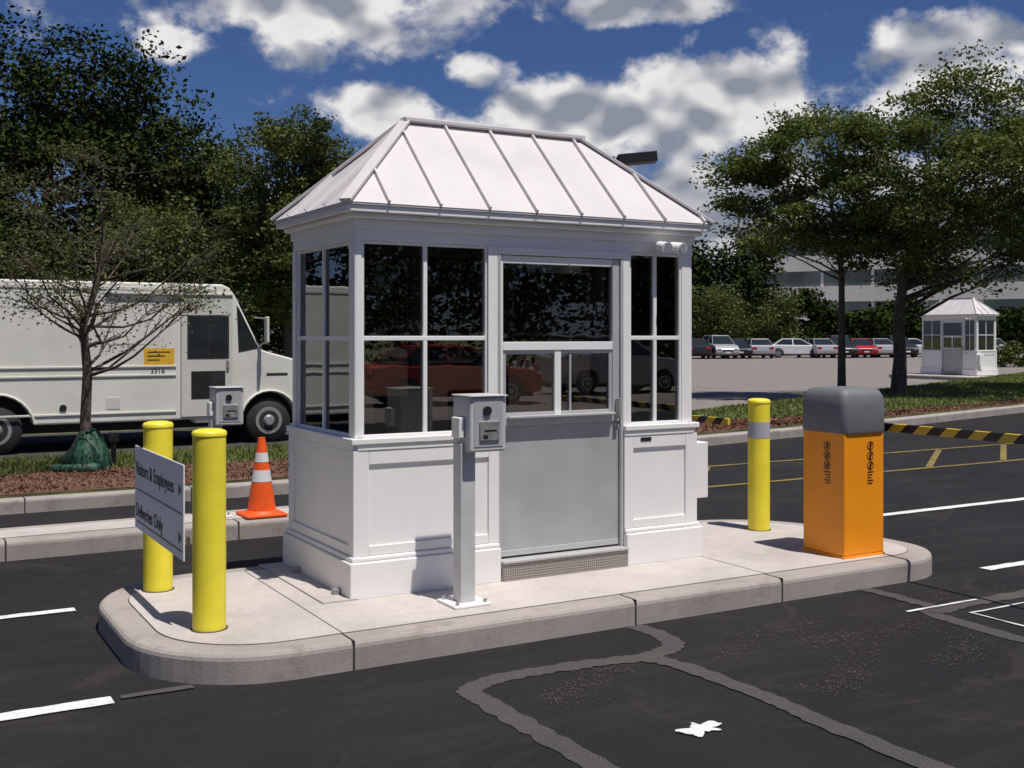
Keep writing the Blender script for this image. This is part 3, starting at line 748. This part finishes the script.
# ------------------------------------------------------------------ trees
def leaves_mesh(name,C,size,mat,parent,aspect=.55):
    n=len(C); a=rng.normal(0,1,(n,3)); a[:,2]*=.6; a/=np.linalg.norm(a,axis=1)[:,None]
    b=rng.normal(0,1,(n,3)); b-=a*(a*b).sum(1)[:,None]; b/=np.linalg.norm(b,axis=1)[:,None]
    L=(rng.uniform(.6,1.3,n)*size/2)[:,None]
    V=np.stack([C-a*L,C-b*L*aspect,C+a*L,C+b*L*aspect],1)
    return fastmesh(name,V.reshape(-1,3),n,4,mat,parent)
def tree(name,x,y,H,th,tr,rx,ncl,clr,nl,leaf,mat,flat=.6,z0=.15,zlow=None,lean=(0,0),off=(0,0),seed=1,bark='bark',spiky=1.0,clip=2.2):
    r=np.random.default_rng(seed); e=empty(name,(x,y,z0))
    zlow=th if zlow is None else zlow
    cz=(H+zlow)/2; rz=(H-zlow)/2
    V=[];F=[]
    def add(pts,rads,n=6):
        v,f=tube_data(pts,rads,n,False); o=len(V); V.extend(v); F.extend([tuple(i+o for i in q) for q in f])
    topz=zlow+(H-zlow)*.8
    tp=[Vector((0,0,-.05)),Vector((lean[0]*.2+r.normal(0,.03),lean[1]*.2,th*.5)),Vector((lean[0]*.5,lean[1]*.5,th))]
    nseg=4
    for i in range(1,nseg+1):
        t=i/nseg; tp.append(Vector((lean[0]*.5+(off[0]*.8)*t+r.normal(0,.08),lean[1]*.5+(off[1]*.8)*t+r.normal(0,.08),th+(topz-th)*t)))
    rad=[tr*1.35,tr,tr*.88]+[tr*.88*(1-.85*i/nseg) for i in range(1,nseg+1)]
    add(tp,rad,10)
    def trunk(z):
        for i in range(len(tp)-1):
            if tp[i].z<=z<=tp[i+1].z: return tp[i].lerp(tp[i+1],(z-tp[i].z)/(tp[i+1].z-tp[i].z))
        return tp[-1]
    CC=[]
    for i in range(ncl):
        u=r.normal(0,1,3); u/=np.linalg.norm(u); q=r.uniform(.25,1)**.5
        if u[2]<-.3: u[2]*=.8
        c=np.array([off[0]+u[0]*rx*q, off[1]+u[1]*rx*q, cz+u[2]*rz*q*.95])
        c[:2]*=1+r.normal(0,.06)
        CC.append(c)
    P=[]
    per=nl//ncl
    for c in CC:
        zs=max(th*.85,min(topz*.97,c[2]-r.uniform(.3,.55)*math.hypot(c[0],c[1])-.2))
        s=trunk(zs); c_=Vector(c); mid=s.lerp(c_,.5)+Vector((0,0,-.1*(c_-s).length*r.uniform(-.5,1.2)))+Vector(r.normal(0,.12*rx/3,3))
        rr=max(.012,tr*.38*(1-(zs-th*.8)/(H)))
        add([s,s.lerp(mid,.5)+Vector(r.normal(0,.04,3)),mid,mid.lerp(c_,.6)+Vector(r.normal(0,.06,3)),c_],[rr,rr*.8,rr*.6,rr*.35,rr*.12],5)
        R=clr*r.uniform(.6,1.35)
        ns=9
        sub=r.normal(0,1,(ns,3)).clip(-1.6,1.6)*np.array([R*.55,R*.55,R*.5*flat])+c
        for sc in sub:
            scv=Vector(sc); b0=mid.lerp(c_,r.uniform(.3,1))
            add([b0,b0.lerp(scv,.5)+Vector(r.normal(0,.05*R,3)),scv],[rr*.28,rr*.18,rr*.06],4)
        k=r.integers(0,ns,per)
        pp=sub[k]+r.normal(0,1,(per,3)).clip(-clip,clip)*np.array([R*.27,R*.27,R*.22*flat])*spiky
        P.append(pp)
    mesh('trunk_and_limbs',V,F,bark,e,True)
    leaves_mesh('foliage',np.vstack(P),leaf,mat,e)
    return e
tree('honey_locust_tree',20.9,14.1,8.5,1.9,.17,3.5,60,1.0,52000,.12,'leafl',flat=.5,zlow=2.5,off=(1.2,-1.0),seed=3)
tree('honey_locust_tree',20.15,15.36,8.2,3.2,.09,2.35,40,.85,34000,.12,'leafl',flat=.5,zlow=2.5,off=(-.55,.35),seed=11)
tree('honey_locust_tree',27.5,13.0,8.0,2.2,.15,2.8,30,.95,24000,.13,'leafl',flat=.5,zlow=2.8,seed=21)
tree('sparse_street_tree',-.30,7.55,3.85,1.15,.062,1.6,40,.42,8000,.042,'leafs',flat=.5,zlow=1.15,off=(.25,-.1),seed=5,spiky=1.4)
tree('broadleaf_tree',2.2,30.1,11.2,2,.3,4.3,56,1.3,50000,.17,'leafd',flat=.8,zlow=.8,z0=0,seed=31,clip=1.5)
tree('broadleaf_tree',6.4,31.5,8.9,2,.28,2.9,44,1.15,34000,.17,'leafd',flat=.8,zlow=.8,z0=0,seed=32,clip=1.5)
tree('broadleaf_tree',-3.0,30.0,10.2,2,.3,4.4,44,1.3,34000,.18,'leafd',flat=.8,zlow=.8,z0=0,seed=33,clip=1.5)
tree('broadleaf_tree',-9.5,29.0,11,2,.3,4.4,30,1.5,18000,.25,'leafd',flat=.8,zlow=.8,z0=0,seed=43,clip=1.5)  # outside the frame, added to darken reflections in the booth's side glass
tree('broadleaf_tree',-16,28.0,11,2,.3,4.6,30,1.5,16000,.27,'leafd',flat=.8,zlow=.8,z0=0,seed=44,clip=1.5)  # second out-of-frame tree, added to keep sky out of the side windows
tree('broadleaf_tree',7.0,22.0,7.7,1.6,.2,1.75,64,.62,46000,.11,'leafm',flat=.85,zlow=1.6,z0=0,seed=38,clip=1.5)
tree('broadleaf_tree',4.0,25.5,5.4,1,.15,3.0,30,1.0,24000,.15,'leafm',flat=.8,zlow=.2,z0=0,seed=35,clip=1.5)
tree('broadleaf_tree',-1.5,24.0,5.8,1,.15,3.2,30,1.0,24000,.15,'leafd',flat=.8,zlow=.2,z0=0,seed=36,clip=1.5)
tree('broadleaf_tree',9.3,27.5,5.6,1,.15,2.2,30,1.0,18000,.16,'leafd',flat=.8,zlow=.2,z0=0,seed=37,clip=1.5)
def treerow(name,pts,nl,leaf,mat,seed):
    r=np.random.default_rng(seed); P=[]
    for (x,y,H,R) in pts:
        for j in range(10):
            u=r.normal(0,1,3);u/=np.linalg.norm(u)
            c=np.array([x,y,H*.55])+u*np.array([R*.7,R*.7,H*.36])
            P.append(c+r.normal(0,1,(nl//10,3)).clip(-1.6,1.6)*np.array([R*.28,R*.28,H*.12]))
        P.append(np.c_[r.normal(x,R*.5,nl//8),r.normal(y,R*.5,nl//8),r.uniform(0,H*.5,nl//8)])
    A=np.vstack(P); A=A[A[:,2]>0]
    return leaves_mesh(name,A,leaf,mat,None)
pts=[]
rr=random.Random(4)
for i in range(26):
    l=9+i*1.9; d=104+rr.uniform(-4,6); H=(10.3 if l<25 else rr.uniform(3.4,5.4))+rr.uniform(-1,1)
    x,y=W(l,d); pts.append((x,y,H,2.6))
treerow('distant_tree_line',pts,2400,.5,'leafd',5)
treerow('distant_park_trees',[(*W(18.4,94),5.6,2.2),(*W(16.4,97),6.2,2.0),(*W(22.4,93),5.0,2.0)],4500,.26,'leafm',6)
pts=[(*W(-60+i*4.5,70+rr.uniform(-5,5)),rr.uniform(9,13),4) for i in range(14)]
treerow('woodland_backdrop',pts,2000,.55,'leafd',7)
pts=[(-5+i*4,-36+rr.uniform(-3,3),rr.uniform(8,12),3.6) for i in range(18)]
treerow('unseen_rear_trees',pts,4000,.38,'leafd',8)  # row behind the camera, added so the front glass mirrors less bright sky
pts=[(-34+rr.uniform(-3,3),-30+i*5,rr.uniform(9,13),3.8) for i in range(14)]
treerow('unseen_side_trees',pts,1500,.55,'leafd',12)  # row out of view, added so the left windows do not reflect sky
treerow('hedge',[(*W(24+i*1.1,60),1.3,.8) for i in range(14)],900,.2,'leafm',9)

e=empty('tree_watering_bag',(-.30,7.55,.15))
V,F=tube_data([(0,0,0),(0,0,.12),(.02,0,.3),(0,.02,.42),(0,0,.47)],[.26,.28,.2,.11,.07],18)
V=[v+Vector((random.uniform(-.035,.035),random.uniform(-.035,.035),random.uniform(-.01,.02))) for v in V]
mesh('bag',V,F,'green',e,True)
V,F=tube_data([(.2,-.15,.03),(.0,-.32,.05),(-.3,-.2,.04),(-.42,.05,.05)],[.05,.07,.06,.03],8)
mesh('bag_fold',V,F,'green',e,True)
V,F=tube_data([(0,0,.40),(.01,0,.5),(-.03,.02,.75)],[.10,.04,.015],8)
mesh('bag_tie',V,F,'green',e,True)
e=empty('irrigation_post',(.02,7.7,.15)); tube('stem',[(0,0,0),(0,0,.34)],[.03,.03],'black',e,10); box('cap',-.05,.05,-.05,.05,.30,.42,'black',e,.01)

e=empty('parking_lot_lamp',(10.18,11.86,.15))
tube('pole',[(0,0,0),(0,0,5.1)],[.08,.06],'black',e,12); cyl('pole_base',0,0,-.1,.35,.22,'kerb',e,16)
V=Vector((.867,-.498,0))
bar('arm',(0,0,5.0),V*.3+Vector((0,0,5.03)),.06,.06,'black',e)
bar('lamp_box',V*.12+Vector((0,0,4.93)),V*.88+Vector((0,0,5.00)),.42,.19,'black',e,(0,0,1),.01)

# ------------------------------------------------------------------ office building
e=empty('office_building')
pL=Vector(W(30,150)); pR=Vector(W(84,116)); ax=pL-pR; ax2=ax.normalized(); ang=math.atan2(ax2.y,ax2.x)
nrm_=Vector((-ax2.y,ax2.x))            # local +Y, the side facing the car park
o_=pR-nrm_*18; e.location=(o_.x,o_.y,0); e.rotation_euler=(0,0,ang)
Lb=ax.length; st=4.0
for i in range(4):
    z=i*st
    box('spandrel_band',0,Lb,-.25,18.25,z+2.0,z+st,'bldg',e,0)
    box('window_band',.2,Lb-.2,0,18.0,z,z+2.0,'bwin',e,0)
    for k in range(int(Lb/6.4)):
        box('mullion',k*6.4+.6,k*6.4+.95,18.0,18.1,z+.02,z+1.99,'bldg',e,0)
        box('mullion',k*6.4+.6,k*6.4+.95,-.1,0,z+.02,z+1.99,'bldg',e,0)
box('parapet',-.1,Lb+.1,-.35,18.35,4*st,4*st+.9,'bldg',e,0)
box('plant_room',Lb*.35,Lb*.6,5,12,4*st+.9,4*st+3.4,'bldg',e,0)

# ------------------------------------------------------------------ sun, sky, camera
el=math.radians(69); hx,hy=.24,-.97
tosun=Vector((math.cos(el)*hx,math.cos(el)*hy,math.sin(el))).normalized()
L=bpy.data.lights.new('sun','SUN'); L.energy=4.7; L.angle=math.radians(.5); L.color=(1,.95,.88)
so=bpy.data.objects.new('sun',L); COL.objects.link(so); so.rotation_euler=tosun.to_track_quat('Z','Y').to_euler(); so.location=(0,0,20)

w=bpy.data.worlds.new('World'); S.world=w; w.use_nodes=True; nt=w.node_tree; nt.nodes.clear()
out=N(nt,'ShaderNodeOutputWorld'); bg=N(nt,'ShaderNodeBackground'); bg.inputs[1].default_value=.1
sky=N(nt,'ShaderNodeTexSky'); sky.sky_type='NISHITA'; sky.sun_disc=False; sky.sun_elevation=el; sky.sun_rotation=math.atan2(hx,hy)
sky.air_density=1.0; sky.dust_density=.6; sky.ozone_density=2.0
def mth(op,a,b=None,c=None,clamp=False):
    n=N(nt,'ShaderNodeMath',operation=op); n.use_clamp=clamp
    for i,v in enumerate((a,b,c)):
        if v is None: continue
        if isinstance(v,(int,float)): n.inputs[i].default_value=v
        else: nt.links.new(v,n.inputs[i])
    return n.outputs[0]
tc=N(nt,'ShaderNodeTexCoord'); nrm=N(nt,'ShaderNodeVectorMath',operation='NORMALIZE'); nt.links.new(tc.outputs['Generated'],nrm.inputs[0])
sp=N(nt,'ShaderNodeSeparateXYZ'); nt.links.new(nrm.outputs[0],sp.inputs[0])
az=mth('MULTIPLY',mth('ARCTAN2',sp.outputs[0],sp.outputs[1]),57.2958); elv=mth('MULTIPLY',mth('ARCSINE',sp.outputs[2]),57.2958)
blobs=[(20.5,16.6,8.5,3.0),(13.4,14.0,2.0,.9),(35.5,16.4,5.5,1.1),(28.3,13.2,1.9,1.1),(33.5,10.3,9.0,2.6),(23.5,11.2,3.4,1.5),(40.5,11.2,6.0,3.2),(52,12.2,6.0,2.7),(36,6.6,24,3.0),(-40,25,30,9),(180,30,60,14)]
B=None
for a,e_,wa,we in blobs:
    u=mth('MULTIPLY_ADD',az,1/wa,-a/wa); v=mth('MULTIPLY_ADD',elv,1/we,-e_/we)
    q=mth('MULTIPLY_ADD',u,u,mth('MULTIPLY',v,v))
    B=q if B is None else mth('MINIMUM',B,q)
B=mth('MAXIMUM',mth('SUBTRACT',1.0,B),-.8)
def cn(off,scale,det,rough=.6,sy=1.35):
    cb=N(nt,'ShaderNodeCombineXYZ'); nt.links.new(mth('ADD',az,37.3),cb.inputs[0]); nt.links.new(mth('MULTIPLY',mth('ADD',elv,off),sy),cb.inputs[1])
    return noise(nt,cb.outputs[0],scale,det,rough,'2D')
n1=cn(0,.22,5,.6); n1b=cn(0,.26,2,.5); n2=cn(1.1,.26,2,.5)
dens=mth('ADD',mth('MULTIPLY',B,.5),mth('MULTIPLY',mth('SUBTRACT',n1,.5),2.0))
mr=N(nt,'ShaderNodeMapRange',interpolation_type='SMOOTHSTEP'); nt.links.new(dens,mr.inputs[0]); mr.inputs[1].default_value=-.14; mr.inputs[2].default_value=.42
mask=mr.outputs[0]
lit=mth('ADD',.66,mth('MULTIPLY',mth('SUBTRACT',n1b,n2),3.2),clamp=True)
thick=N(nt,'ShaderNodeMapRange'); nt.links.new(dens,thick.inputs[0]); thick.inputs[1].default_value=.3; thick.inputs[2].default_value=.9; thick.inputs[3].default_value=0; thick.inputs[4].default_value=.22
low=N(nt,'ShaderNodeMapRange'); nt.links.new(elv,low.inputs[0]); low.inputs[1].default_value=6.5; low.inputs[2].default_value=10.5; low.inputs[3].default_value=.42; low.inputs[4].default_value=0
lit2=mth('SUBTRACT',mth('SUBTRACT',lit,thick.outputs[0]),low.outputs[0],clamp=True)
ccol=ramp(nt,lit2,[(0,(2.5,2.8,3.4)),(.45,(4.8,4.9,5.3)),(1,(8.6,8.4,8.2))])
tint=mixc(nt,1.0,sky.outputs[0],(.27,.36,.58),'MULTIPLY')
final=mixc(nt,mask,tint,ccol)
nt.links.new(final,bg.inputs[0]); nt.links.new(bg.outputs[0],out.inputs[0])

cam=bpy.data.cameras.new('camera'); co=bpy.data.objects.new('camera',cam); COL.objects.link(co)
co.location=(-2.485,-6.229,1.73); co.rotation_euler=(math.radians(90),0,-math.radians(29.87))
cam.sensor_width=36; cam.lens=1114/1024*36; cam.shift_y=-49/1024; cam.clip_end=2000; cam.clip_start=.05
S.camera=co
